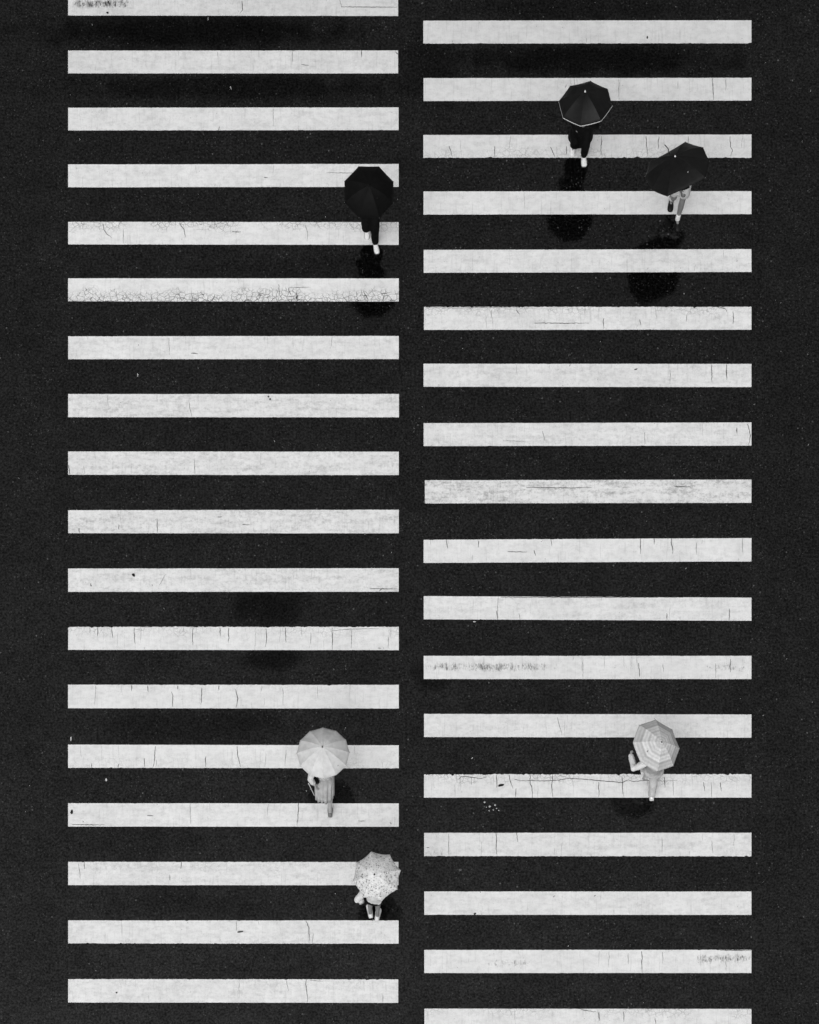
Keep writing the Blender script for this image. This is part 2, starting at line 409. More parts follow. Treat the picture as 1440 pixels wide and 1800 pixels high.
# single cracks read off the photo: (stripe, [(x, y), ...], strength 1 dark / 0 hairline)
CRACKS = {
    'L0': [([(600, 12.5), (700, 13)], 1), ([(597, 0), (601, 13)], 0), ([(426, 2), (426, 18), (422, 24)], 1)],
    'L1': [([(530, 114), (543, 115)], 1), ([(515, 90), (514, 114)], 0), ([(636, 89), (636, 101)], 1), ([(696, 91), (701, 97)], 1)],
    'L3': [([(574, 304), (650, 304.5)], 0), ([(464, 312), (472, 312)], 1)],
    'L4': [([(316, 392), (324, 404), (326, 417)], 1), ([(217, 403), (217, 428)], 0), ([(408, 408), (424, 408)], 1), ([(182, 393), (183, 404), (189, 412), (196, 418)], 1), ([(536, 395), (541, 410), (540, 425)], 0)],
    'L5': [([(490, 500), (491, 520)], 1), ([(508, 506), (512, 520)], 1), ([(508, 506), (546, 505)], 0), ([(640, 512), (648, 528)], 1), ([(455, 515), (468, 519)], 1)],
    'L6': [([(297, 594), (298, 624)], 0), ([(336, 621), (348, 622)], 1)],
    'L7': [([(332, 705), (337, 733)], 0)],
    'L8': [([(342, 808), (343, 833)], 0), ([(121, 818), (122, 834)], 1)],
    'L9': [([(276, 912), (277, 937)], 1), ([(139, 928), (140, 937)], 1), ([(209, 922), (209, 931)], 1), ([(426, 922), (441, 923)], 1), ([(383, 909), (390, 909)], 1)],
    'L10': [([(650, 1035), (701, 1035.5)], 1), ([(667, 1039), (673, 1034)], 1), ([(280, 1029), (291, 1010)], 0)],
    'L11': [([(172, 1104), (172, 1119)], 1), ([(197, 1104), (198, 1121)], 1), ([(237, 1104), (237, 1133)], 1), ([(339, 1104), (339, 1134)], 1), ([(387, 1104), (388, 1118)], 1), ([(402, 1104), (402, 1130)], 1), ([(468, 1104), (469, 1120), (467, 1138)], 1), ([(502, 1104), (503, 1130)], 1), ([(584, 1104), (585, 1142)], 1), ([(584, 1109), (615, 1106), (667, 1105)], 0), ([(618, 1108), (618, 1140)], 0), ([(546, 1112), (547, 1134)], 0), ([(683, 1120), (683, 1140)], 0), ([(664, 1139), (670, 1140)], 1)],
    'L12': [([(302, 1216), (304, 1224), (304, 1243)], 1), ([(354, 1209), (354, 1239)], 1), ([(260, 1205), (261, 1216)], 1), ([(231, 1205), (231, 1215)], 1), ([(312, 1205), (312, 1212)], 1), ([(385, 1205), (385, 1214)], 1), ([(414, 1212), (418, 1228), (415, 1244)], 1), ([(497, 1210), (498, 1240)], 0)],
    'L13': [([(273, 1312), (272, 1337), (269, 1350)], 1), ([(253, 1333), (255, 1348)], 1), ([(362, 1329), (362, 1349)], 1), ([(209, 1343), (208, 1350)], 1), ([(417, 1312), (419, 1333), (423, 1348)], 1), ([(162, 1342), (162, 1349)], 1), ([(503, 1318), (501, 1346)], 0)],
    'L14': [([(126, 1449), (150, 1450), (184, 1450)], 1), ([(259, 1434), (270, 1434)], 1), ([(335, 1413), (335, 1448)], 0), ([(525, 1412), (524, 1430), (523, 1452)], 1), ([(631, 1443), (643, 1443.5)], 1)],
    'L15': [([(148, 1516), (149, 1528)], 1), ([(138, 1518), (142, 1546)], 0), ([(319, 1516), (318, 1528)], 1), ([(299, 1538), (299, 1548)], 1)],
    'L16': [([(538, 1619), (543, 1632), (544, 1650), (543, 1658)], 1), ([(551, 1640), (549, 1658)], 0), ([(418, 1638), (428, 1636.5)], 1), ([(416, 1619), (416, 1636)], 0)],
    'L17': [([(538, 1721), (539, 1740), (541, 1762)], 1), ([(545, 1723), (568, 1725)], 0), ([(503, 1722), (508, 1742)], 0), ([(673, 1748), (673, 1762)], 0)],
    'R0': [], 
    'R1': [([(1252, 138), (1253, 155), (1255, 176)], 1), ([(1088, 140), (1088, 176)], 0), ([(1192, 144), (1192, 156)], 0), ([(1276, 140), (1276, 160)], 0)],
    'R2': [([(789, 257), (795, 276)], 1), ([(870, 257), (870, 274)], 1), ([(968, 259), (976, 276)], 1), ([(996, 258), (995, 272)], 1), ([(1058, 240), (1057, 272)], 1), ([(1136, 240), (1137, 258), (1138, 272)], 1), ([(1158, 240), (1157, 263)], 1), ([(1283, 240), (1284, 258), (1288, 264), (1284, 275)], 1), ([(1210, 240), (1210, 252)], 0)],
    'R5': [([(939, 568), (1000, 568.5), (1036, 568)], 1), ([(746, 541), (800, 542), (850, 541), (960, 542)], 0), ([(907, 545), (914, 553)], 1), ([(864, 545), (863, 560)], 0), ([(1125, 562), (1126, 572)], 1), ([(1208, 554), (1206, 566)], 0), ([(1262, 541), (1275, 543), (1278, 549)], 1), ([(1288, 548), (1289, 570)], 1), ([(1061, 560), (1061, 578)], 1)],
    'R6': [([(1251, 641), (1251, 672)], 1), ([(1277, 642), (1278, 665)], 0), ([(1178, 650), (1178, 675)], 0), ([(1277, 641), (1277, 668)], 1)],
    'R7': [([(1313, 745), (1318, 757), (1319, 768), (1316, 782)], 1), ([(1295, 752), (1295, 762)], 1), ([(885, 775), (925, 776)], 0), ([(954, 758), (958, 775)], 0), ([(1133, 760), (1134, 782)], 0)],
    'R8': [([(925, 857), (990, 858), (1040, 857)], 1), ([(1095, 857), (1110, 856)], 0), ([(1185, 855), (1215, 856)], 1)],
    'R9': [([(785, 948), (786, 964)], 1), ([(842, 950), (842, 963)], 1), ([(892, 970), (926, 970.5)], 1), ([(940, 967), (941, 977)], 1), ([(969, 947), (970, 960)], 1), ([(1126, 947), (1126, 974)], 1), ([(1150, 946), (1151, 957)], 1), ([(1180, 946), (1182, 974)], 1), ([(1224, 954), (1224, 975)], 0), ([(1305, 946), (1306, 975)], 0)],
    'R10': [([(880, 1050), (1000, 1050.3), (1200, 1050.2)], 1), ([(876, 1050), (874, 1090)], 0), ([(873, 1073), (875, 1090)], 1), ([(1172, 1078), (1172, 1091)], 1), ([(1282, 1070), (1282, 1091)], 1), ([(912, 1078), (914, 1090)], 0)],
    'R11': [([(1123, 1166), (1124, 1180), (1125, 1192)], 1), ([(1284, 1158), (1284, 1182)], 1), ([(1258, 1166), (1258, 1192)], 0), ([(1025, 1160), (1025, 1190)], 0), ([(1165, 1168), (1167, 1182)], 0)],
    'R12': [([(980, 1261), (988, 1292)], 0), ([(1150, 1262), (1156, 1284)], 0)],
    'R13': [([(932, 1362), (932, 1378), (936, 1392), (936, 1402)], 1), ([(971, 1362), (970, 1384), (972, 1402)], 1), ([(873, 1362), (873, 1385)], 1), ([(895, 1362), (899, 1380), (902, 1386)], 1), ([(905, 1370), (915, 1373), (932, 1372), (960, 1373), (985, 1371), (1000, 1368), (1040, 1371), (1060, 1373), (1078, 1374), (1093, 1376), (1104, 1371), (1112, 1374), (1138, 1372), (1170, 1373), (1190, 1372)], 1), ([(806, 1370), (812, 1365), (828, 1366), (845, 1369), (855, 1366)], 1), ([(828, 1366), (829, 1380)], 0), ([(1094, 1366), (1094, 1396)], 1), ([(1168, 1366), (1169, 1384)], 1), ([(1183, 1368), (1184, 1398)], 0), ([(1237, 1375), (1239, 1391)], 1), ([(1250, 1375), (1251, 1402)], 0), ([(1266, 1375), (1268, 1391)], 1), ([(907, 1386), (907, 1401)], 1), ([(1052, 1375), (1053, 1402)], 1)],
    'R14': [([(872, 1464), (873, 1480), (872, 1490), (874, 1505)], 1), ([(908, 1464), (910, 1480)], 1), ([(789, 1466), (789, 1502)], 0), ([(749, 1490), (755, 1490)], 1), ([(1164, 1472), (1164, 1500)], 0), ([(1251, 1478), (1253, 1500)], 0)],
    'R16': [([(1128, 1672), (1129, 1710)], 1), ([(1266, 1670.5), (1321, 1671)], 1), ([(1104, 1676), (1105, 1695)], 0), ([(1165, 1674), (1165, 1694)], 0), ([(1276, 1690), (1276, 1708)], 0)],
    'R17': [([(1053, 1779), (1054, 1795)], 1), ([(1096, 1779), (1097, 1796)], 1), ([(1021, 1775), (1048, 1779)], 1), ([(1152, 1790), (1153, 1800)], 1)],
}

Z_BOT, Z_TOP = 0.0008, 0.0055

def stripe_mesh(x0, x1, tl, tr, bl, br, wear, seed):
    """worn thermoplastic bar: a thin slab with ragged long edges, local to its middle"""
    n = 420
    cx, cy = px_w((x0 + x1) / 2), py_w((tl + tr + bl + br) / 4)
    rt, rl = wear.get('rough_top', 0.18), wear.get('rough_low', 0.18)
    vs_, uvs = [], []
    for i in range(n + 1):
        t = i / n
        x = x0 + (x1 - x0) * t
        yt, yb = tl + (tr - tl) * t, bl + (br - bl) * t
        def rag(s, amt):
            a = noise.noise(Vector((x * .022 + s, s * 3.1, 0))) * .45
            b = noise.noise(Vector((x * .19, s * 7.7 + 3, 1)))
            c = noise.noise(Vector((x * .55, s * 2.3 + 9, 2)))
            chip = max(0.0, noise.noise(Vector((x * .12, s * 5.3, 5))) - .32) * 5.0
            return a * .6 + amt * (b * .7 + c * .6 + chip)
        yt += rag(seed, rt)
        yb -= rag(seed + 41, rl)
        xe = x
        if i == 0: xe += .3 * noise.noise(Vector((seed, 2, 0)))
        for (yy, z) in ((yb, Z_BOT), (yb, Z_TOP), (yt, Z_TOP), (yt, Z_BOT)):
            vs_.append((px_w(xe) - cx, py_w(yy) - cy, z))
    fs = []
    for i in range(n):
        a, b = i * 4, i * 4 + 4
        for k in range(3):
            fs.append((a + k, b + k, b + k + 1, a + k + 1))
    fs.append((0, 1, 2, 3)); fs.append((n * 4 + 3, n * 4 + 2, n * 4 + 1, n * 4))
    me = bpy.data.meshes.new('stripe')
    me.from_pydata(vs_, [], fs)
    uv = me.uv_layers.new(name='UVMap')
    vcoord = (0.0, 0.0, 1.0, 1.0)
    for lp in me.loops:
        vi = lp.vertex_index
        uv.data[lp.index].uv = (me.vertices[vi].co.x, vcoord[vi % 4])
    return me, Vector((cx, cy, 0))

def ribbon(vs_, fs, pts, width, origin, z, jit, seed):
    """a jagged crack along photo-pixel points, as a thin tapered ribbon"""
    fine = []
    for a, b in zip(pts[:-1], pts[1:]):
        L = math.hypot(b[0] - a[0], b[1] - a[1])
        k = max(2, int(L / 2.2))
        for i in range(k):
            t = i / k
            fine.append((a[0] + (b[0] - a[0]) * t, a[1] + (b[1] - a[1]) * t))
    fine.append(pts[-1])
    out = []
    for (x, y) in fine:
        j = noise.noise(Vector((x * .31, y * .31, seed))) * jit + noise.noise(Vector((x * .09, y * .09, seed + 5))) * jit * 1.3
        j2 = noise.noise(Vector((x * .31, y * .31, seed + 11))) * jit
        out.append((x + j, y + j2))
    base = len(vs_)
    for i, (x, y) in enumerate(out):
        p = out[max(0, i - 1)]; q = out[min(len(out) - 1, i + 1)]
        dx, dy = q[0] - p[0], q[1] - p[1]
        L = math.hypot(dx, dy) or 1
        t = i / (len(out) - 1)
        w = width * (0.35 + 0.65 * math.sin(math.pi * min(1, .12 + t * .88))) * (0.75 + 0.6 * (noise.noise(Vector((x * .5, y * .5, seed + 2))) + .5))
        nx, ny = -dy / L * w / 2, dx / L * w / 2
        vs_.append((px_w(x + nx) - origin.x, py_w(y + ny) - origin.y, z))
        vs_.append((px_w(x - nx) - origin.x, py_w(y - ny) - origin.y, z))
    for i in range(len(out) - 1):
        a = base + i * 2
        fs.append((a, a + 1, a + 3, a + 2))

def crossing(name_key, stripes, loc, label):
    root = empty('zebra_crossing', loc, label, 'crosswalk', 'columns of zebra stripes across the road')
    for i, (x0, x1, tl, tr, bl, br, wear) in enumerate(stripes):
        seed = i * 3.7 + (50 if name_key == 'R' else 0)
        me, o = stripe_mesh(x0, x1, tl, tr, bl, br, wear, seed)
        s = link('stripe', me, M['stripe'], root, False)
        s.location = o - Vector(loc)
        for k in ('craze_top', 'craze_low', 'dirt'): s[k] = float(wear.get(k, 0.0))
        s['row_darkening'] = float(wear.get('row_darkening', max(0.0, .13 - .045 * i) if name_key == 'L' else max(.02, .17 - .045 * i)))  # stripes get darker towards the top of each column
        for key, suf in (('scuff', 'one'), ('scuff2', 'two')):
            sx, sw, sv, sa = wear.get(key, (0, 100, .5, 0.0))
            s['scuff_x_' + suf] = float(px_w(sx)); s['scuff_width_' + suf] = sw / 100.0
            s['scuff_height_' + suf] = float(sv); s['scuff_amount_' + suf] = float(sa)
        if wear.get('craze_low', 0) > 1: s['label'] = 'stripe crazed all along its lower half'
        if name_key == 'R' and wear.get('rough_top', 0) > 1.2: s['label'] = 'stripe with a crumbling cracked upper edge'
        if name_key == 'R' and wear.get('dirt', 0) > 1.2: s['label'] = 'stripe mottled with grey dirt'
        if name_key == 'R' and wear.get('scuff2') and wear['scuff'][0] < 1000: s['label'] = 'stripe scuffed dark along the left part of its middle'
        rnd = random.Random(seed)
        dark_v, dark_f, thin_v, thin_f = [], [], [], []
        for pts, strong in CRACKS.get('%s%d' % (name_key, i), []):
            if strong: ribbon(dark_v, dark_f, pts, 1.15, o, Z_TOP + .0010, .9, seed)
            else: ribbon(thin_v, thin_f, pts, .9, o, Z_TOP + .0006, .7, seed)
        for q in range(int(wear.get('vcracks', 2) * .6) + 1):
            x = rnd.uniform(x0 + 4, x1 - 4)
            top = rnd.random() < (.75 if wear.get('rough_top', 0) >= wear.get('rough_low', 0) else .25)
            ln = rnd.uniform(3, 22) if rnd.random() < .75 else rnd.uniform(20, 36)
            yt, yb = (tl + tr) / 2 + 1.5, (bl + br) / 2 - 1.5
            a, b = (yt, yt + ln) if top else (yb - ln, yb)
            ribbon(thin_v, thin_f, [(x, a), (x + rnd.uniform(-2, 2), b)], rnd.uniform(.2, .65), o, Z_TOP + .0006, .8, seed + q)
        if dark_f:
            mm = bpy.data.meshes.new('crack'); mm.from_pydata(dark_v, [], dark_f)
            tag(link('crack', mm, M['crack'], s, False), kind='stuff')
        if thin_f:
            mm = bpy.data.meshes.new('hairline_crack'); mm.from_pydata(thin_v, [], thin_f)
            tag(link('hairline_crack', mm, M['hairline'], s, False), kind='stuff')
    return root

crossing('L', L_STRIPES, (px_w(410), 0, 0), 'column of worn white zebra stripes to the left of the bare asphalt gap')
crossing('R', R_STRIPES, (px_w(1033), 0, 0), 'column of worn white zebra stripes to the right of the bare asphalt gap')

# --------------------------------------------------------- umbrella builder
def tube_mesh(bm, pts, radii, n=10, side=None, caps=True):
    """lofted tube through pts; a radius may be (along side, across side)"""
    pts = [Vector(p) for p in pts]
    rings = []
    prev_s = None
    for i, p in enumerate(pts):
        d = (pts[min(i + 1, len(pts) - 1)] - pts[max(i - 1, 0)])
        if d.length < 1e-7: d = Vector((0, 0, 1))
        d.normalize()
        s = Vector(side) if side is not None else (prev_s if prev_s is not None else (Vector((1, 0, 0)) if abs(d.x) < .8 else Vector((0, 1, 0))))
        s = s - d * s.dot(d)
        if s.length < 1e-4: s = d.orthogonal()
        s.normalize(); prev_s = s
        t = d.cross(s)
        r = radii[i]
        ra, rb = r if isinstance(r, tuple) else (r, r)
        rings.append((p, d, s, t, ra, rb))
    full = []
    if caps:
        p, d, s, t, ra, rb = rings[0]
        m = min(ra, rb)
        for a in (1.35, 1.0, 0.55):
            full.append((p - d * m * math.sin(a) , s, t, ra * math.cos(a), rb * math.cos(a)))
    for (p, d, s, t, ra, rb) in rings: full.append((p, s, t, ra, rb))
    if caps:
        p, d, s, t, ra, rb = rings[-1]
        m = min(ra, rb)
        for a in (0.55, 1.0, 1.35):
            full.append((p + d * m * math.sin(a), s, t, ra * math.cos(a), rb * math.cos(a)))
    vr = []
    for (p, s, t, ra, rb) in full:
        vr.append([bm.verts.new(p + s * (ra * math.cos(2 * math.pi * k / n)) + t * (rb * math.sin(2 * math.pi * k / n))) for k in range(n)])
    for a, b in zip(vr[:-1], vr[1:]):
        for k in range(n):
            bm.faces.new((a[k], a[(k + 1) % n], b[(k + 1) % n], b[k]))
    bm.faces.new(list(reversed(vr[0]))); bm.faces.new(vr[-1])

def make_umbrella(center_px, rim_z, radius, depth, n, rot, tilt, tilt_dir, mat, label, group,
                  scallop=0.0, hem=None, ferrule='metal', ferrule_len=.05, round_=2.0, strap=False, reach=.46, bent=None):
    """returns the Empty and the point of the shaft where a hand grips it"""
    c = P(center_px[0], center_px[1], rim_z)
    td = Vector((math.cos(R(tilt_dir)), math.sin(R(tilt_dir)), 0))
    axis = (td * math.sin(R(tilt)) + Vector((0, 0, math.cos(R(tilt))))).normalized()
    q = Vector((0, 0, 1)).rotation_difference(axis)
    root = empty('umbrella', c, label, 'umbrella', group)
    root.rotation_mode = 'QUATERNION'
    root.rotation_quaternion = q
    step = 2 * math.pi / n
    def prof(f):      # height of a rib at radial fraction f
        return depth * (1 - f ** round_ * 0.72 - f * 0.28)
    NR, NA = 12, 8
    def panel(name, th0, th1, r0, r1):
        """one cloth panel between two ribs, with its own thickness"""
        verts, uvs, faces = [], [], []
        mid = (th0 + th1) / 2
        for off in (0.0, -0.002):
            for i in range(NR + 1):
                f = i / NR
                a0 = Vector((math.cos(th0) * r0 * f, math.sin(th0) * r0 * f, prof(f)))
                a1 = Vector((math.cos(th1) * r1 * f, math.sin(th1) * r1 * f, prof(f)))
                for j in range(NA + 1):
                    t = j / NA
                    p = a0.lerp(a1, t)
                    bow = 4 * t * (1 - t)
                    pull = scallop * bow * f ** 3 * radius
                    verts.append((p.x - pull * math.cos(mid), p.y - pull * math.sin(mid), p.z - bow * f * .022 * radius + pull * .35 + off))
                    uvs.append((t, f))
        per = (NR + 1) * (NA + 1)
        for layer in (0, 1):
            for i in range(NR):
                for j in range(NA):
                    a = layer * per + i * (NA + 1) + j
                    quad = (a, a + NA + 1, a + NA + 2, a + 1)
                    faces.append(quad if layer == 0 else tuple(reversed(quad)))
        for j in range(NA):
            a = NR * (NA + 1) + j
            faces.append((a, a + per, a + per + 1, a + 1))
        me = bpy.data.meshes.new(name)
        me.from_pydata(verts, [], faces)
        uvl = me.uv_layers.new(name='UVMap')
        for lp in me.loops: uvl.data[lp.index].uv = uvs[lp.vertex_index]
        o = link(name, me, M[mat], root)
        for pl in list(me.polygons)[-NA:]: pl.use_smooth = False
        return o
    def rib_of(th, r):
        bm = bmesh.new()
        tube_mesh(bm, [(math.cos(th) * r * (i / 10 * .995), math.sin(th) * r * (i / 10 * .995), prof(i / 10) - .008) for i in range(1, 11)], [.0025] * 10, 6)
        rb = link('rib', bm_mesh('rib', bm), M['metal'], root)
        bm = bmesh.new()
        tip = Vector((math.cos(th), math.sin(th), 0)) * r
        tube_mesh(bm, [tip * .99, tip * 1.012 + Vector((0, 0, -.003))], [.004, .003], 6)
        return rb, link('rib_tip', bm_mesh('rib_tip', bm), M['metal'], rb)
    if bent:                                  # ribs bent by the wind: read from the rim's corners
        m3 = q.to_matrix().inverted()
        eye = Vector((0, CAM_Y, CAM_H))
        ribs = []
        for (px, py) in bent:
            g0 = P(px, py, 0)
            d = g0 - eye
            hit = eye + d * ((c - eye).dot(axis) / d.dot(axis))
            l = m3 @ (hit - c)
            ribs.append((math.atan2(l.y, l.x), math.hypot(l.x, l.y)))
        ribs.sort()
        for k, (th, r) in enumerate(ribs):
            th2, r2 = ribs[(k + 1) % len(ribs)]
            if th2 < th: th2 += 2 * math.pi
            panel('canopy_panel', th, th2, r, r2)
            rib_of(th, r)
    else:
        first = panel('canopy_panel', -step / 2, step / 2, radius, radius)
        rib, cap = rib_of(step / 2, radius)
        hemo = None
        if hem:
            e0 = Vector((math.cos(-step / 2) * radius, math.sin(-step / 2) * radius, 0)) * 1.004
            e1 = Vector((math.cos(step / 2) * radius, math.sin(step / 2) * radius, 0)) * 1.004
            hv, hf = [], []
            for j in range(9):
                t = j / 8
                p = e0.lerp(e1, t); bow = 4 * t * (1 - t)
                p = p + Vector((0, 0, -bow * .022 * radius))
                hv += [(p.x, p.y, p.z - .001), (p.x * 1.006, p.y * 1.006, p.z - .013)]
            for j in range(8): hf.append((j * 2, j * 2 + 1, j * 2 + 3, j * 2 + 2))
            hm = bpy.data.meshes.new('hem_trim'); hm.from_pydata(hv, [], hf)
            hemo = link('hem_trim', hm, M[hem], root, False)
        for k in range(n):
            ang = R(rot) + step * k + step / 2
            if k == 0: pc, rc, hc = first, rib, hemo
            else:
                pc = first.copy(); col.objects.link(pc); pc.parent = root
                rc = rib.copy(); col.objects.link(rc); rc.parent = root
                cc = cap.copy(); col.objects.link(cc); cc.parent = rc
                hc = None
                if hemo: hc = hemo.copy(); col.objects.link(hc); hc.parent = root
            pc.rotation_euler.z = ang; rc.rotation_euler.z = ang
            if hc: hc.rotation_euler.z = ang
    bm = bmesh.new()
    tube_mesh(bm, [(0, 0, depth - .004), (0, 0, -reach - .04)], [.006, .006], 8)
    link('shaft', bm_mesh('shaft', bm), M['metal'], root)
    bm = bmesh.new()
    hp = [(0, 0, -reach + .03), (0, 0, -reach - .09)] + [(.03 - .03 * math.cos(a), 0, -reach - .09 - .03 * math.sin(a)) for a in (.6, 1.2, 1.8, 2.4, 3.0)]
    tube_mesh(bm, hp, [.011] * len(hp), 8)
    link('handle', bm_mesh('handle', bm), M['dark_plastic'], root)
    bm = bmesh.new()
    tube_mesh(bm, [(0, 0, depth - .012), (0, 0, depth + .008)], [.020, .010], 10)
    tube_mesh(bm, [(0, 0, depth + .004), (0, 0, depth + ferrule_len)], [.008, .0055], 8)
    link('ferrule', bm_mesh('ferrule', bm), M[ferrule], root)
    if strap:
        w = P(1173.5, 260.0, rim_z + .16); w2 = P(1168.6, 254.5, rim_z + .14)
        inv = q.to_matrix().to_4x4().inverted() @ Matrix.Translation(-c)
        bm = bmesh.new()
        tube_mesh(bm, [inv @ P(1176.5, 270, rim_z + .14), inv @ P(1174.8, 262, rim_z + .15), inv @ w, inv @ w2], [(.007, .004)] * 4, 8)
        link('closing_strap', bm_mesh('closing_strap', bm), M['black'], root)
    return root, c - axis * reach, axis

# ----------------------------------------------------------- person builder
def finish_voxel(name, bm, voxel, mat, parent, smooth_it=4, wrinkle=0.0, wscale=9.0):
    me = bm_mesh(name, bm)
    o = bpy.data.objects.new('tmp', me)
    col.objects.link(o)
    r = o.modifiers.new('r', 'REMESH'); r.mode = 'VOXEL'; r.voxel_size = voxel
    s = o.modifiers.new('s', 'SMOOTH'); s.iterations = smooth_it; s.factor = .5
    dg = bpy.context.evaluated_depsgraph_get()
    new = bpy.data.meshes.new_from_object(o.evaluated_get(dg))
    bpy.data.objects.remove(o); bpy.data.meshes.remove(me)
    new.name = name
    if wrinkle:
        ns = [v.normal.copy() for v in new.vertices]
        for v, nn in zip(new.vertices, ns):
            c = v.co
            k = noise.noise(Vector((c.x * wscale, c.y * wscale, c.z * wscale * .55))) + .5 * noise.noise(c * wscale * 2.3)
            v.co = c + nn * k * wrinkle
    return link(name, new, mat, parent)

def ik(a, b, l1, l2, bend):
    d = b - a
    L = max(1e-4, min(d.length, .999 * (l1 + l2)))
    u = d.normalized()
    x = (l1 * l1 - l2 * l2 + L * L) / (2 * L)
    h = math.sqrt(max(0, l1 * l1 - x * x))
    pr = bend - u * bend.dot(u)
    pr = pr.normalized() if pr.length > 1e-4 else u.orthogonal().normalized()
    return a + u * x + pr * h, a + u * L

def hand(bm, wrist, direction, palm_n, scale=1.0, curl=.5, thumb_side=None):
    """palm and five bent fingers rooted in it"""
    d = direction.normalized()
    nrm = (palm_n - d * palm_n.dot(d)).normalized()
    side = d.cross(nrm)
    if thumb_side is not None and side.dot(thumb_side) < 0: side = -side
    s = scale
    tube_mesh(bm, [wrist, wrist + d * .045 * s, wrist + d * .085 * s], [(.024 * s, .016 * s), (.038 * s, .015 * s), (.038 * s, .012 * s)], 10, side)
    for k, (off, ln) in enumerate(((.028, .070), (.0095, .078), (-.0095, .073), (-.028, .058))):
        b0 = wrist + d * .070 * s + side * off * s
        p1 = b0 + (d * math.cos(curl * .3) + nrm * math.sin(curl * .3)) * (ln * .5 * s)
        p2 = p1 + (d * math.cos(curl * 1.2) + nrm * math.sin(curl * 1.2)) * (ln * .32 * s)
        p3 = p2 + (d * math.cos(curl * 2.2) + nrm * math.sin(curl * 2.2)) * (ln * .26 * s)
        tube_mesh(bm, [b0, p1, p2, p3], [.0095 * s, .009 * s, .0085 * s, .0075 * s], 8)
    t0 = wrist + d * .022 * s + side * .024 * s
    t1 = t0 + (d * .55 + side * .7 + nrm * .25).normalized() * .036 * s
    t2 = t1 + (d * .85 + side * .3 + nrm * .45).normalized() * .034 * s
    tube_mesh(bm, [t0, t1, t2], [.013 * s, .011 * s, .009 * s], 8)

def shoe(parent, org, ankle, toe_dir, pitch, mat, sole_mat, label=None, L=1.0, low=False):
    """one shoe: upper with a rounded toe cap on a flat sole, heel lifted by pitch"""
    f = Vector((toe_dir[0], toe_dir[1], 0)).normalized()
    side = f.cross(Vector((0, 0, 1)))
    M3 = Matrix((side, f, Vector((0, 0, 1)))).transposed()
    M3 = M3 @ Matrix.Rotation(-pitch, 3, 'X')
    a_loc = Vector((0, 0, .085))
    def W(x, y, z): return M3 @ (Vector((x, y * L, z)) - a_loc) + ankle - org
    st = [(-.072, .018, .050), (-.066, .030, .075), (-.03, .036, .095), (.02, .038, .100 if not low else .07), (.07, .042, .078 if not low else .055),
          (.12, .046, .056), (.16, .045, .048), (.185, .036, .041), (.198, .018, .032)]
    def slab(z0f, z1f, grow, nseg=9, top=False):
        bm = bmesh.new(); rings = []
        for (y, w, h) in st:
            ring = []
            for k in range(nseg + 1):
                a = math.pi * k / nseg
                ring.append(bm.verts.new(W((w + grow) * math.cos(a), y + (grow if y > .1 else -grow if y < -.06 else 0), z0f + (h * z1f - z0f) * math.sin(a) ** .7)))
            rings.append(ring)
        for r0, r1 in zip(rings[:-1], rings[1:]):
            for k in range(nseg): bm.faces.new((r0[k], r0[k + 1], r1[k + 1], r1[k]))
            bm.faces.new((r0[nseg], r0[0], r1[0], r1[nseg]))
        bm.faces.new(rings[0]); bm.faces.new(list(reversed(rings[-1])))
        return bm
    up = link('shoe', bm_mesh('shoe', slab(.018, 1.0, 0.0)), mat, parent)
    if label: up['label'] = label
    bm = bmesh.new()
    top, bot = [], []
    outline = [(w + .005, y) for (y, w, h) in st] + [(-(w + .005), y) for (y, w, h) in reversed(st)]
    for (x, y) in outline:
        top.append(bm.verts.new(W(x, y, .022))); bot.append(bm.verts.new(W(x, y, .0)))
    bm.faces.new(top); bm.faces.new(list(reversed(bot)))
    for k in range(len(top)):
        bm.faces.new((top[k], top[(k + 1) % len(top)], bot[(k + 1) % len(top)], bot[k]))
    link('sole', bm_mesh('sole', bm), sole_mat, up, False)
    return up

UP = Vector((0, 0, 1))

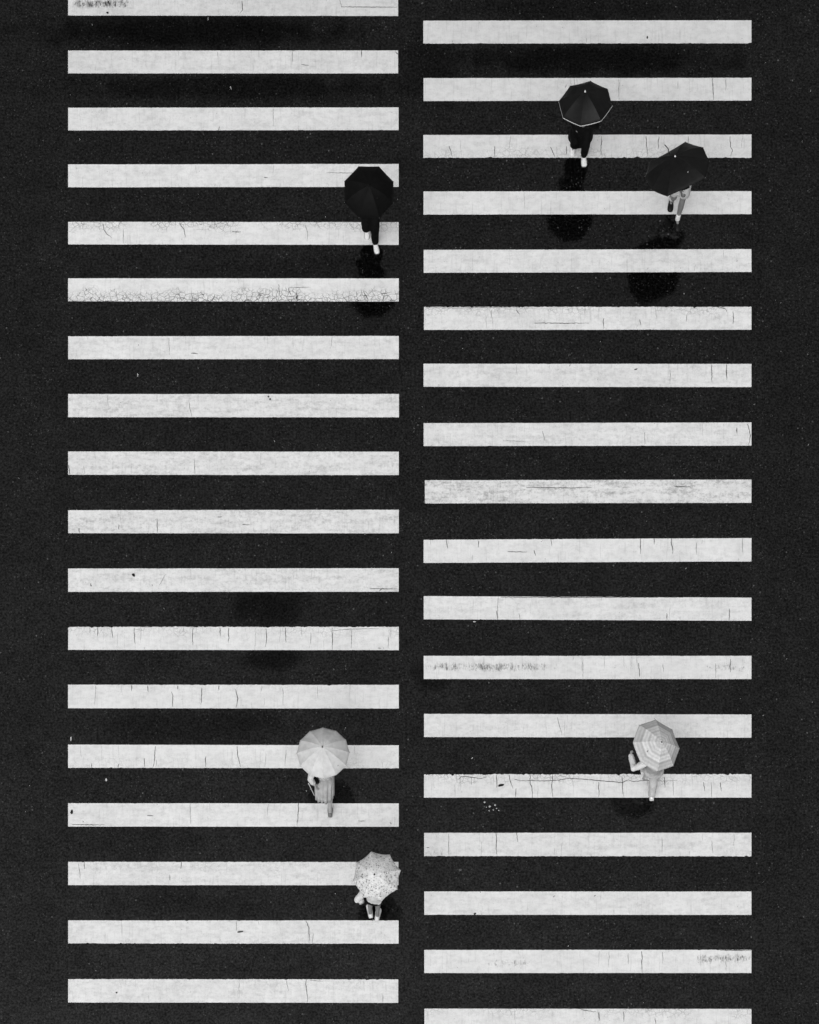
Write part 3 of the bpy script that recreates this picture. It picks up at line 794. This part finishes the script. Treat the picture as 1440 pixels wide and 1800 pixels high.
def make_person(label, ground_px, heading, feet, hands, cloth, scale=1.0, hip_z=.90, lean=0.0, grip=None, grip_hand=0, group=None, elbow=.7):
    """heading: compass-like angle in degrees of the walking direction (0 = +X, 90 = +Y)
       feet: ((ankle px, ankle z, toe angle offset), ...) left, right ; hands: targets left, right (world) or None"""
    s = scale
    g = P(*ground_px, 0)
    f = Vector((math.cos(R(heading)), math.sin(R(heading)), 0))
    rt = f.cross(UP)                                   # the person's own right
    root = empty('person', g, label, 'person', group)
    def lc(v): return v - g
    hz = hip_z * s
    def sp(h):                                         # spine point at height h above the hips
        return g + UP * (hz + h * s) + f * (lean * h * s)
    hips = [g + UP * hz - rt * .088 * s, g + UP * hz + rt * .088 * s]
    sh = [sp(.46) - rt * .172 * s, sp(.46) + rt * .172 * s]
    # legs
    legs = []
    for i in (0, 1):
        (px, py), az_, off = feet[i]
        an = P(px, py, az_)
        knee, an2 = ik(hips[i], an, .435 * s, .42 * s, f + UP * .1)
        legs.append((hips[i], knee, an2, off, az_))
    arms = []
    for i in (0, 1):
        sgn = -1 if i == 0 else 1
        if grip is not None and grip_hand == i:
            tgt = grip
        elif hands[i] == 'pocket': tgt = sp(-.03) + rt * sgn * .135 * s + f * .05
        elif hands[i] is not None: tgt = hands[i]
        else: tgt = sh[i] - UP * .50 * s + f * .08 + rt * sgn * .07
        el, wr = ik(sh[i], tgt, .285 * s, .255 * s, -f * .6 + rt * sgn * (elbow if i == grip_hand else .7) - UP * .5)
        arms.append((sh[i], el, wr))
    # ---- body, one continuous skin
    bm = bmesh.new()
    tors = [(-.09, (.135, .095)), (.0, (.150, .105)), (.14, (.122, .088)), (.30, (.145, .105)), (.42, (.150, .090)), (.49, (.085, .060))]
    tube_mesh(bm, [lc(sp(h)) for h, _ in tors], [(a * s, b * s) for _, (a, b) in tors], 18, rt)
    tube_mesh(bm, [lc(sp(.46)), lc(sp(.53)), lc(sp(.60) + f * .01)], [.055 * s, .050 * s, .050 * s], 12)
    hc = sp(.685) + f * .02
    tube_mesh(bm, [lc(hc - UP * .085 * s + f * .028), lc(hc - UP * .045 * s + f * .012), lc(hc), lc(hc + UP * .055 * s)],
              [(.042 * s, .052 * s), (.062 * s, .078 * s), (.073 * s, .092 * s), (.066 * s, .084 * s)], 16, rt)
    tube_mesh(bm, [lc(hc + f * .088 * s + UP * .015), lc(hc + f * .108 * s - UP * .022)], [.009, .014], 8)            # nose
    tube_mesh(bm, [lc(hc + f * .086 * s - UP * .056 - rt * .02), lc(hc + f * .090 * s - UP * .056 + rt * .02)], [.007, .007], 8)   # lips
    for sg in (-1, 1):
        tube_mesh(bm, [lc(hc + rt * sg * .074 * s + UP * .02), lc(hc + rt * sg * .078 * s - UP * .025)], [(.008, .018), (.007, .012)], 8, rt)   # ears
        tube_mesh(bm, [lc(hc + f * .080 * s + rt * (sg * .032 - .012) + UP * .022), lc(hc + f * .080 * s + rt * (sg * .032 + .012) + UP * .022)], [.009, .009], 8)   # brows
    for i in (0, 1):
        a, e, w = arms[i]
        tube_mesh(bm, [lc(a), lc(a.lerp(e, .5)), lc(e), lc(e.lerp(w, .35)), lc(w)], [.052 * s, .045 * s, .037 * s, .037 * s, .024 * s], 12)
        d = (w - e).normalized()
        if grip is not None and grip_hand == i: hand(bm, lc(w), (d * .4 + f * .6), rt * (1 if i == 0 else -1), s, 1.25, UP)
        else: hand(bm, lc(w), d, rt * (1 if i == 0 else -1), s, cloth.get('curl', .45), f)
        h, k, an, off, az_ = legs[i]
        tube_mesh(bm, [lc(h), lc(h.lerp(k, .5)), lc(k), lc(k.lerp(an, .33)), lc(k.lerp(an, .75)), lc(an)],
                  [.085 * s, .070 * s, .050 * s, .053 * s, .036 * s, .034 * s], 14)
        toe = Vector((math.cos(R(heading + off)), math.sin(R(heading + off)), 0))
        pit = math.asin(max(0, min(.95, (az_ - .085) / .13)))
        tube_mesh(bm, [lc(an - UP * .03), lc(an - UP * .035 + toe * .06 * math.cos(pit) - UP * .06 * math.sin(pit))], [.030, .026], 10)
    finish_voxel('body', bm, .0085, M[cloth.get('skin', 'skin')], root, 3)
    # ---- hair
    bm = bmesh.new()
    tube_mesh(bm, [lc(hc - f * .03 - UP * cloth.get('hair', .05)), lc(hc - f * .022), lc(hc + UP * .045 * s - f * .012), lc(hc + UP * .075 * s - f * .008)],
              [(.06 * s, .05 * s), (.081 * s, .078 * s), (.080 * s, .092 * s), (.058 * s, .068 * s)], 14, rt)
    finish_voxel('hair', bm, .010, M['hair'], root, 3, .004, 30)
    # ---- lower clothing
    kind, mat = cloth['lower']
    ln = cloth.get('lower_len', 1.0)
    if kind in ('trousers', 'shorts'):
        bm = bmesh.new()
        tube_mesh(bm, [lc(sp(-.07)), lc(sp(.02)), lc(sp(.13))], [(.150 * s, .118 * s), (.162 * s, .122 * s), (.138 * s, .104 * s)], 18, rt)
        for (h, k, an, off, az_) in legs:
            w = cloth.get('leg_w', 1.0)
            if kind == 'trousers':
                e = k.lerp(an, ln)
                tube_mesh(bm, [lc(h), lc(h.lerp(k, .5)), lc(k), lc(k.lerp(e, .5)), lc(e)], [.100 * s, .090 * s * w, .074 * s * w, .068 * s * w, .060 * s * w], 14)
            else:
                e = h.lerp(k, ln)
                tube_mesh(bm, [lc(h), lc(h.lerp(e, .5)), lc(e)], [.105 * s, .105 * s * w, .110 * s * w], 14)
        finish_voxel(kind, bm, .012, M[mat], root, 4, .009, 11)
    else:                                              # skirt / dress: pleated open cone
        n = 72
        hem_c = cloth['hem_c']                         # centre of the hem (world), radii
        ra, rb = cloth['hem_r']
        top = [(.20, .125, .10), (.08, .150, .115), (-.05, .165, .13)]
        rings = []
        for (h, a, b) in top: rings.append((sp(h), a * s, b * s, 0))
        last = rings[-1]
        for t in (.2, .4, .6, .8, 1.0):
            rings.append((last[0].lerp(hem_c, t), last[1] + (ra - last[1]) * t, last[2] + (rb - last[2]) * t, t))
        vs_, fs = [], []
        for (c, a, b, t) in rings:
            for k in range(n):
                th = 2 * math.pi * k / n
                pl = 1 + (.05 + .11 * t) * math.sin(th * 13 + .8 * math.sin(th * 3)) + .05 * t * math.sin(th * 5 + 1)
                v = lc(c) + rt * (a * pl * math.cos(th)) + f * (b * pl * math.sin(th)) + UP * (.018 * t * math.sin(th * 3 + 1))
                vs_.append(v[:])
        m_ = len(rings)
        for i in range(m_ - 1):
            for k in range(n):
                fs.append((i * n + k, i * n + (k + 1) % n, (i + 1) * n + (k + 1) % n, (i + 1) * n + k))
        me = bpy.data.meshes.new('skirt'); me.from_pydata(vs_, [], fs)
        o = link('skirt', me, M[mat], root)
        so = o.modifiers.new('thickness', 'SOLIDIFY'); so.thickness = .006
    # ---- upper clothing
    name, mat, sleeve, low = cloth['upper']            # sleeve: fraction of the arm, low: hem below the hips (m)
    bm = bmesh.new()
    g_ = cloth.get('upper_grow', .018)
    ut = [(.0, (.155, .112)), (.14, (.138, .10)), (.30, (.152, .115)), (.42, (.160, .098)), (.485, (.095, .070))]
    pts = [lc(sp(h)) for h, _ in ut]; pts[0] = lc(sp(max(0.0, -low))); rad = [((a + g_) * s, (b + g_) * s) for _, (a, b) in ut]
    for q in range(3, 0, -1) if low > 0 else ():
        pts.insert(0, lc(sp(-low * (4 - q) / 3))); rad.insert(0, ((.157 + g_ + cloth.get('flare', .03) * (4 - q) / 3) * s, (.118 + g_ + cloth.get('flare', .03) * (4 - q) / 3) * s))
    tube_mesh(bm, pts, rad, 20, rt)
    body_bm = bm
    for (a, e, w) in arms:
        gs = cloth.get('sleeve_w', .014)
        if cloth.get('sleeve_mat'): bm = bmesh.new()
        if sleeve > .5:
            e2 = e.lerp(w, (sleeve - .5) * 2)
            tube_mesh(bm, [lc(a), lc(a.lerp(e, .5)), lc(e), lc(e2)], [.060 * s + gs, .054 * s + gs, .048 * s + gs, (.042 + gs * .9) * s], 12)
        else:
            e2 = a.lerp(e, sleeve * 2)
            tube_mesh(bm, [lc(a), lc(a.lerp(e2, .5)), lc(e2)], [.060 * s + gs, .058 * s + gs * 1.3, .058 * s + gs * 1.6], 12)
        if cloth.get('sleeve_mat'): finish_voxel('sleeve', bm, .010, M[cloth['sleeve_mat']], root, 4, .010, 12)
    finish_voxel(name, body_bm, .012, M[mat], root, 4, .010, 10)
    # ---- shoes and socks
    for i, (h, k, an, off, az_) in enumerate(legs):
        toe = (math.cos(R(heading + off)), math.sin(R(heading + off)))
        pit = math.asin(max(0, min(.95, (az_ - .085) / .13)))
        shoe(root, g, an, toe, pit, M[cloth['shoe']], M[cloth.get('sole', 'sole')], None, cloth.get('shoe_len', 1.0) * s, cloth.get('low_shoe', False))
        if cloth.get('sock'):
            bm = bmesh.new()
            tube_mesh(bm, [lc(an - UP * .02), lc(an), lc(an.lerp(k, .2))], [.044, .043, .043], 12)
            link('sock', bm_mesh('sock', bm), M[cloth['sock']], root)
    return root, arms, legs

UMB = 'umbrellas held up on the crossing'
WALK = 'pedestrians with umbrellas'

# A: all in black, left column, walking towards the viewer
_, grip, _a = make_umbrella((648.8, 337.5), 1.80, .443, .26, 8, 22.8, 6, 287, 'black',
    'plain black umbrella held level above the stripe ends left of the asphalt gap', UMB, ferrule='dark_plastic', round_=2.4)
make_person('person in black coat, black trousers and white trainers under a level black umbrella', (652, 411), 270,
    (((659.5, 424.5), .085, 12), ((646, 399), .12, -4)), ('pocket', 'pocket'),
    dict(lower=('trousers', 'black_cloth'), upper=('coat', 'black_cloth', .98, .22), shoe='white_shoe', sole='grey_shoe', shoe_len=.95), 1.0, .89, .02, grip, 0, WALK)

# B: long black coat, top of the right column
_, grip, _b = make_umbrella((1029.4, 181.4), 1.80, .453, .24, 8, 34.2, 15.4, 113, 'charcoal',
    'black umbrella with a pale edge and white tip over the person in long coat', UMB, hem='trim', ferrule='bright_metal', ferrule_len=.025, reach=.40)
make_person('person in knee-length black coat and white trainers under a pale-edged black umbrella', (1017, 266), 270,
    (((1026.5, 271.5), .085, 5), ((1008, 254), .12, -6)), ('pocket', 'pocket'),
    dict(skin='tanned_skin', lower=('trousers', 'black_cloth'), upper=('coat', 'black_cloth', 1.0, .45), upper_grow=.024, flare=.04, shoe='white_shoe', shoe_len=.9), .98, .89, .02, grip, 0, WALK)

# C: bare legs and pale shorts, right side
_, grip, _c = make_umbrella((1190.7, 297.5), 1.70, .545, .24, 8, 0, 29, 122, 'charcoal',
    'large dark umbrella tilted sideways over the person in pale shorts', UMB, ferrule='bright_metal', ferrule_len=.02, strap=True, reach=.41,
    bent=[(1080 + x * .17778, 230 + y * .17778) for x, y in ((703, 108), (878, 162), (940, 300), (900, 462), (525, 647), (365, 580), (303, 450), (345, 310))])
make_person('person in pale shorts with bare legs and black shoes under a tilted dark umbrella', (1187, 363), 270,
    (((1191.5, 384), .09, 4), ((1181, 349), .095, -6)), ('pocket', 'pocket'),
    dict(skin='tanned_skin', lower=('shorts', 'pale_cloth'), lower_len=.62, upper=('shirt', 'black_cloth', .5, .06), shoe='black_shoe', sole='black_shoe', sock='white_cloth', low_shoe=True), 1.0, .90, .02, grip, 1, WALK)

# D: pale pleated skirt, lower left
_, grip, _d = make_umbrella((568.1, 1323.5), 1.70, .445, .267, 12, .6, 6.8, 94, 'plain_pale',
    'plain pale twelve-panel umbrella above the person in a pleated skirt', UMB, ferrule='metal', ferrule_len=.04)
pd, armd, _l = make_person('person in pale pleated skirt and white blouse under a plain pale umbrella', (574, 1386), 90,
    (((566, 1368), .09, 0), ((580.5, 1431), .15, 0)), (P(554, 1381, .84), None),
    dict(lower=('skirt', 'pleat_cloth'), hem_c=P(570, 1400, .47), hem_r=(.145, .12), upper=('blouse', 'white_cloth', .74, -.10), upper_grow=.006, sleeve_w=.010, shoe='grey_shoe', low_shoe=True, hair=.10, shoe_len=.92), .95, .90, .06, grip, 1, WALK)

# E: white shirt, patterned umbrella, bottom
_, grip, _e = make_umbrella((662.1, 1540.1), 1.66, .420, .28, 8, 12.2, 8.4, 218, 'flowers',
    'white umbrella sprinkled with small dark flowers, lowest on the crossing', UMB, scallop=.045, ferrule='dark_plastic', ferrule_len=.035)
make_person('person in white shirt, black shorts and white trainers under the flowered umbrella', (660, 1597), 90,
    (((651, 1605), .10, 10), ((663.5, 1609.5), .12, -10)), (P(640, 1573, .90), P(682, 1574, 1.05)),
    dict(lower=('shorts', 'black_cloth'), skin='tanned_skin', lower_len=1.0, upper=('shirt', 'white_cloth', .62, .0), upper_grow=.010, shoe='white_shoe', hair=.10, shoe_len=1.0), .94, .90, .10, grip, 1, WALK, 2.2)

# F: light trousers, ringed umbrella, lower right
_, grip, _f = make_umbrella((1154.0, 1310.5), 1.70, .446, .18, 8, .3, 22.8, 12.4, 'ringed',
    'pale umbrella printed with concentric rings, in the right column', UMB, ferrule='metal', ferrule_len=.02)
make_person('person in pale trousers with one white sleeve reaching out beneath the ringed umbrella', (1139, 1377), 90,
    (((1131, 1352), .09, 0), ((1146, 1397), .16, 2)), (P(1110, 1330, 1.05), None),
    dict(lower=('trousers', 'pale_cloth'), lower_len=.96, leg_w=1.12, upper=('jacket', 'mid_cloth', 1.0, .02), upper_grow=.006, sleeve_w=.014, curl=1.25, sleeve_mat='white_cloth', shoe='white_shoe', shoe_len=.92), .96, .90, .08, grip, 1, WALK, 2.0)

# ------------------------------------------------------------ things carried
def box_bag(name, center, size, rz, tilt, mat, label, cat, strap=None):
    root = empty(name, center, label, cat)
    root.rotation_euler = (R(tilt), 0, R(rz))
    bm = bmesh.new()
    w, d, h = size
    bmesh.ops.create_cube(bm, size=1)
    for v in bm.verts:
        k = 1.0 if v.co.z < 0 else .86
        v.co = Vector((v.co.x * w * k, v.co.y * d * k, v.co.z * h))
    bmesh.ops.bevel(bm, geom=bm.edges[:], offset=.012, segments=3, affect='EDGES')
    link('bag_body', bm_mesh('bag_body', bm), M[mat], root)
    for sg in (-1, 1):
        bm = bmesh.new()
        pts = [(-w * .25, sg * d * .3, h * .48), (-w * .2, sg * d * .2, h * .48 + .07), (0, 0, h * .48 + .10), (w * .2, sg * d * .2, h * .48 + .07), (w * .25, sg * d * .3, h * .48)]
        tube_mesh(bm, pts, [.006] * 5, 6)
        link('bag_strap', bm_mesh('bag_strap', bm), M['grey_cloth' if mat != 'black_cloth' else 'black_cloth'], root)
    return root

box_bag('paper_bag', P(633.5, 1580.5, .74), (.10, .15, .20), 28, 0, 'white_cloth', 'small white bag hanging from the hand of the person under the flowered umbrella', 'bag')
box_bag('handbag', P(1009, 243, .62), (.12, .24, .22), 10, 0, 'black_cloth', 'black handbag at the side of the person in the long black coat', 'bag')
box_bag('shoulder_bag', P(1136, 1363, .72), (.09, .15, .16), -20, 0, 'mid_cloth', 'grey shoulder bag against the hip of the person in pale trousers', 'bag')
box_bag('small_bag', P(557, 1371, .95), (.07, .12, .12), 20, 0, 'black_cloth', 'small black bag at the waist of the person in the pleated skirt', 'bag')
bm = bmesh.new()
a, b = P(542.5, 1377, .98), P(552.5, 1398, .52)
tube_mesh(bm, [Vector(), (b - a) * .5, b - a], [.008, .008, .006], 8)
o = link('stick', bm_mesh('stick', bm), M['trim'])
o.location = a
tag(o, 'thin pale stick slanting beside the pleated skirt', 'stick')

# -------------------------------------------------------------- small litter
def flake(name, px, py, w, h, rot, mat, label, cat, z=.006, seed=0):
    rnd = random.Random(seed)
    n = 9
    bm = bmesh.new()
    t, bo = [], []
    for k in range(n):
        a = 2 * math.pi * k / n
        r = rnd.uniform(.7, 1.15)
        x, y = w / 200 * r * math.cos(a), h / 200 * r * math.sin(a)
        c_, s_ = math.cos(R(rot)), math.sin(R(rot))
        zz = .004 + rnd.uniform(0, .006)
        t.append(bm.verts.new((x * c_ - y * s_, x * s_ + y * c_, zz))); bo.append(bm.verts.new((x * c_ - y * s_, x * s_ + y * c_, .0005)))
    cen = bm.verts.new((0, 0, .010))
    for k in range(n):
        bm.faces.new((t[k], t[(k + 1) % n], cen))
        bm.faces.new((bo[k], bo[(k + 1) % n], t[(k + 1) % n], t[k]))
    bm.faces.new(list(reversed(bo)))
    o = link(name, bm_mesh(name, bm), M[mat], None, False)
    o.location = P(px, py, 0) + Vector((0, 0, z))
    return tag(o, label, cat)

flake('leaf', 881, 1380.5, 13, 4.5, 8, 'litter_dark', 'dark curled leaf on the crumbling cracked stripe of the right column', 'leaf', seed=1)
flake('stone_chip', 235, 1011, 6.5, 5, -30, 'litter_dark', 'black chip on a stripe near the middle of the left column', 'debris', seed=2)
flake('debris_scrap', 126.5, 1427, 5, 8.5, 0, 'litter_dark', 'black scrap at the left end of a stripe, level with the pleated skirt', 'debris', seed=3)
flake('leaf', 423, 1638, 12, 3.5, 12, 'litter_grey', 'thin grey leaf on the stripe beneath the flowered umbrella, far left of it', 'leaf', seed=4)
flake('pebble', 835, 1606.5, 4.5, 4, 0, 'litter_dark', 'dark pebble on the lower edge of a stripe, right of the flowered umbrella', 'pebble', seed=5)
flake('pebble', 1122, 1644, 4.5, 4, 0, 'litter_dark', 'dark pebble on asphalt low in the right column, leftmost of a row of three', 'pebble', .001, 6)
flake('pebble', 1149, 1649, 6, 5.5, 0, 'litter_dark', 'dark pebble on asphalt low in the right column, middle of a row of three', 'pebble', .001, 7)
flake('pebble', 1199, 1656, 8, 4, 0, 'litter_dark', 'dark pebble on asphalt low in the right column, rightmost of a row of three', 'pebble', .001, 8)
flake('pebble', 472, 697.5, 3.5, 3, 0, 'litter_dark', 'upper of two tiny dark pebbles on a stripe in the left column', 'pebble', seed=9)
flake('pebble', 475, 702, 3.5, 3, 0, 'litter_dark', 'lower of two tiny dark pebbles on a stripe in the left column', 'pebble', seed=10)
flake('pebble', 189, 23, 4.5, 4, 0, 'litter_dark', 'dark pebble on the scuffed topmost stripe of the left column', 'pebble', seed=11)
flake('leaf', 1118, 649.5, 6.5, 2.6, 18, 'litter_grey', 'small grey leaf on a stripe right of the middle of the right column', 'leaf', seed=12)
flake('paper_scrap', 125, 1298.5, 2.5, 9, 0, 'litter_pale', 'narrow white scrap on asphalt at the left end of the crossing', 'litter', .001, 13)
flake('paper_scrap', 187, 1371, 4, 5.5, 0, 'litter_pale', 'small white scrap on asphalt to the far left of the plain pale umbrella', 'litter', .001, 14)
flake('paper_scrap', 834, 1093, 4.5, 2, 0, 'litter_pale', 'tiny white scrap just below a stripe beside the asphalt gap', 'litter', .001, 15)
flake('paper_scrap', 809, 1529, 8, 3.5, 0, 'litter_grey', 'flat grey scrap on asphalt right of the flowered umbrella', 'litter', .001, 16)
flake('pebble', 205, 1745, 3.5, 3, 0, 'litter_dark', 'tiny dark pebble on the lowest stripe of the left column', 'pebble', seed=17)
flake('pebble', 1138, 66, 3, 5, 0, 'litter_dark', 'dark speck of grit on the topmost stripe of the right column', 'pebble', seed=18)
# a handful of white crumbs
vs_, fs = [], []
for k, (x, y, r) in enumerate([(852, 1410, 2), (861, 1417.5, 2.3), (870.5, 1415, 2), (867.5, 1423.5, 1.4), (860, 1425, 1.3), (877, 1424.5, 1.3), (873, 1421, 1.2), (855, 1419, 1.0)]):
    c = P(x, y, 0); r = r / 100
    b0 = len(vs_)
    vs_ += [(c.x + r, c.y, .002), (c.x, c.y + r, .002), (c.x - r, c.y, .002), (c.x, c.y - r, .002), (c.x, c.y, .002 + r)]
    fs += [(b0, b0 + 1, b0 + 4), (b0 + 1, b0 + 2, b0 + 4), (b0 + 2, b0 + 3, b0 + 4), (b0 + 3, b0, b0 + 4)]
me = bpy.data.meshes.new('white_crumbs'); me.from_pydata(vs_, [], fs)
tag(link('white_crumbs', me, M['litter_pale'], None, False), 'white crumbs scattered below the crumbling cracked stripe', 'crumbs', kind='stuff')

# ---------------------------------------------------------------- falling rain
dm = NT('rain_water')
dm.set('Base Color', (.9, .9, .9, 1)); dm.set('Roughness', .05); dm.set('IOR', 1.33); dm.set('Transmission Weight', .7)
rnd = random.Random(3)
vs_, fs = [], []
for k in range(330):
    z = 1.0 + 34.5 * rnd.random() * .93
    c = P(rnd.uniform(0, 1440), rnd.uniform(0, 1800), z)
    r = rnd.uniform(.0007, .0014); h = r * rnd.uniform(4, 9)
    sl = rnd.uniform(-.1, .25)
    b0 = len(vs_)
    vs_.append((c.x + sl * h, c.y, c.z + h))
    for zz, rr in ((.55, .6), (-.1, 1.0), (-.7, .75)):
        for q in range(6):
            a = math.pi * q / 3
            vs_.append((c.x + sl * h * zz + r * rr * math.cos(a), c.y + r * rr * math.sin(a), c.z + h * zz))
    vs_.append((c.x - sl * h, c.y, c.z - h))
    for q in range(6):
        q2 = (q + 1) % 6
        fs.append((b0, b0 + 1 + q, b0 + 1 + q2))
        for L in (0, 6): fs.append((b0 + 1 + L + q, b0 + 7 + L + q, b0 + 7 + L + q2, b0 + 1 + L + q2))
        fs.append((b0 + 13 + q, b0 + 19, b0 + 13 + q2))
me = bpy.data.meshes.new('raindrops'); me.from_pydata(vs_, [], fs)
tag(link('raindrops', me, dm.m), 'fine raindrops falling through the air above the crossing', 'rain', kind='stuff')
